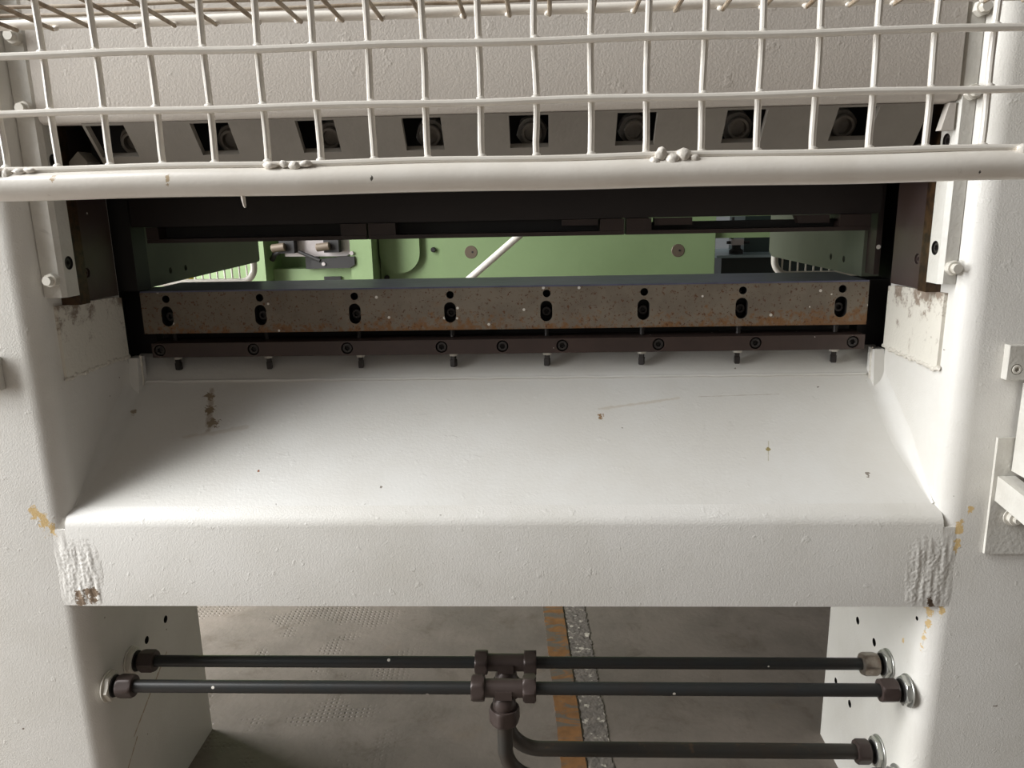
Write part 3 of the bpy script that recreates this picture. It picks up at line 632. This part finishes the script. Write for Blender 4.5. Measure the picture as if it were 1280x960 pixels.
obj('post', Bx(-1.205, -1.140, 3.40, 4.2, 0.2, 1.45), 'green', gm, bevel=0.008)
obj('recess_back', Bx(-1.145, -0.764, 3.62, 4.2, 0.2, 1.45), 'green', gm)
obj('recess_shelf', Bx(-1.139, -0.766, 3.50, 3.6195, 0.2, 1.03), 'green', gm, bevel=0.004)
obj('side_wing', Bx(-1.9, -1.21, 3.55, 4.2, 0.0, 1.45), 'green', gm, bevel=0.004)
obj('top_rail', Bx(0.884, 1.16, 3.62, 3.68, 1.128, 1.165), 'green', gm, bevel=0.003)
obj('top_rail', Bx(0.75, 1.16, 3.62, 3.68, 1.225, 1.27), 'green', gm, bevel=0.003)
obj('plinth', Bx(-1.9, 0.883, 3.65, 4.3, 0.0, 0.30), 'green', gm)
cm = root('clamp_unit', 'bright metal clamp plate with black levers in the green machine', 'clamp', (-0.95, 3.5, 1.03))
pts = [(-1.07, 1.30), (-1.07, 1.088)] + arc2(-0.800, 1.120, 0.035, 270, 360, 6) + [(-0.765, 1.30)]
obj('plate', prism(bmesh.new(), pts, 3.47, 3.482, 'Y'), 'chrome', cm, bevel=0.002)
for x in (-1.065, -0.865):
    k = obj('clamp_block', Bx(x-0.012, x+0.055, 3.42, 3.469, 1.105, 1.20), 'black', cm, bevel=0.003)
    obj('pin', cyl(bmesh.new(), (x-0.04, 3.405, 1.128), (x+0.02, 3.405, 1.135), 0.018, 16, 0.003), 'gbolt', k)
obj('lever', tube(bmesh.new(), [(-0.995, 3.44, 1.110), (-0.90, 3.43, 1.070)], 0.008, 10), 'black', cm)
lb = obj('latch_body', prism(bmesh.new(), [(-0.94, 1.035), (-0.77, 1.035), (-0.745, 1.05), (-0.745, 1.085), (-0.80, 1.086), (-0.94, 1.070)], 3.43, 3.4695, 'Y'), 'black', cm, bevel=0.003)
obj('latch_pin', cyl(bmesh.new(), (-0.885, 3.424, 1.055), (-0.885, 3.4295, 1.055), 0.008, 14), 'chrome', lb)
obj('spring_end', cyl(bmesh.new(), (-0.757, 3.43, 1.10), (-0.757, 3.47, 1.10), 0.009, 12), 'chrome', cm)
obj('bracket_arm', tube(bmesh.new(), [(-1.13, 3.47, 1.075), (-1.11, 3.45, 1.10), (-1.07, 3.44, 1.12)], 0.012, 10), 'black', cm)
obj('stand', Bx(-0.98, -0.92, 3.475, 3.495, 1.0305, 1.09), 'black', cm)
nb = obj('name_plate', Bx(-0.905, -0.828, 3.488, 3.4995, 0.978, 0.993), 'black', gm, bevel=0.001)
hr = root('slanting_handrail', 'white round tube slanting in front of the green panel', 'handrail', (-0.35, 3.3, 0))
obj('tube', tube(bmesh.new(), [(-1.0, 3.3, 0.28), (-0.62, 3.3, 0.66), (-0.21, 3.3, 1.0), (0.05, 3.3, 1.215), (0.32, 3.3, 1.44)], 0.0155, 14), 'guard', hr)
obj('foot', cyl(bmesh.new(), (-1.0, 3.3, 0.0), (-1.0, 3.3, 0.29), 0.0155, 14), 'guard', hr)
# rear guards of the press: bottom corner of a mesh panel each side
def rear_guard(s, label, Y, xc, zb):
    g = root('rear_guard', label, 'guard', (s*1.15, Y, zb))
    p = [Vector((xc, Y, 1.6))] + bend((xc, Y, 2), (xc, Y, zb), (xc+s*2, Y, zb), 0.045, 8) + [Vector((xc+s*0.5, Y, zb))]
    obj('frame_tube', tube(bmesh.new(), p, 0.0105, 14), 'guard', g)
    for k in range(20):
        x = xc + s*(0.024+0.024*k)
        z0 = zb + (0.045 - math.sqrt(max(0, 0.045**2-(0.045-min(0.045, abs(x-xc)))**2)))
        obj('wire', cyl(bmesh.new(), (x, Y, z0), (x, Y, 1.6), 0.0030, 8), 'wire', g)
    for k in range(6): obj('wire', cyl(bmesh.new(), (xc, Y-0.003, zb+0.14+0.06*k), (xc+s*0.5, Y-0.003, zb+0.14+0.06*k), 0.0022, 8), 'wire', g)
    obj('mount', Bx(*sorted((xc+s*0.02, xc+s*0.5)), 2.252, Y, 1.602, 1.63), 'rail', g)
rear_guard(-1, 'white mesh guard panel behind the press, seen through the gap at left', 2.42, -0.822, 1.076)
rear_guard(1, 'white mesh guard panel behind the press, seen through the gap at right', 2.42, 0.806, 1.070)
cabt = root('tool_cabinet', 'dark green cabinet beyond the right end of the green machine', 'cabinet', (1.4, 4.8, 0))
obj('body', Bx(1.12, 1.85, 4.5, 5.1, 0.0, 0.975), 'dkgreen', cabt, bevel=0.006)
obj('worktop', Bx(1.085, 1.88, 4.47, 5.12, 0.9755, 0.99), 'cabtop', cabt, bevel=0.003)
obj('rear_tower', Bx(1.30, 1.85, 4.72, 5.1, 0.9905, 1.6), 'dkgreen', cabt, bevel=0.006)
vs = root('bench_vise', 'small dark bench vise on the dark green cabinet', 'vise', (1.22, 4.6, 0.9905))
obj('base', lathe(bmesh.new(), (1.225, 4.6, 0.9905), (0, 0, 1), [(0, 0.04), (0.02, 0.04), (0.03, 0.025), (0.05, 0.025)], 16), 'black', vs)
obj('jaw', Bx(1.19, 1.26, 4.57, 4.63, 1.041, 1.075), 'chrome', vs, bevel=0.006)
obj('screw', cyl(bmesh.new(), (1.17, 4.6, 1.055), (1.30, 4.6, 1.055), 0.009, 12), 'black', vs)
obj('upright', cyl(bmesh.new(), (1.20, 4.6, 1.0755), (1.20, 4.6, 1.20), 0.008, 12), 'black', vs)
yb = obj('yellow_post', cyl(bmesh.new(), (-1.47, 3.35, 0.0), (-1.47, 3.35, 1.12), 0.022, 16, 0.004), 'yellow')
yb['label'] = 'small yellow post behind the left rear mesh guard'; yb['category'] = 'post'
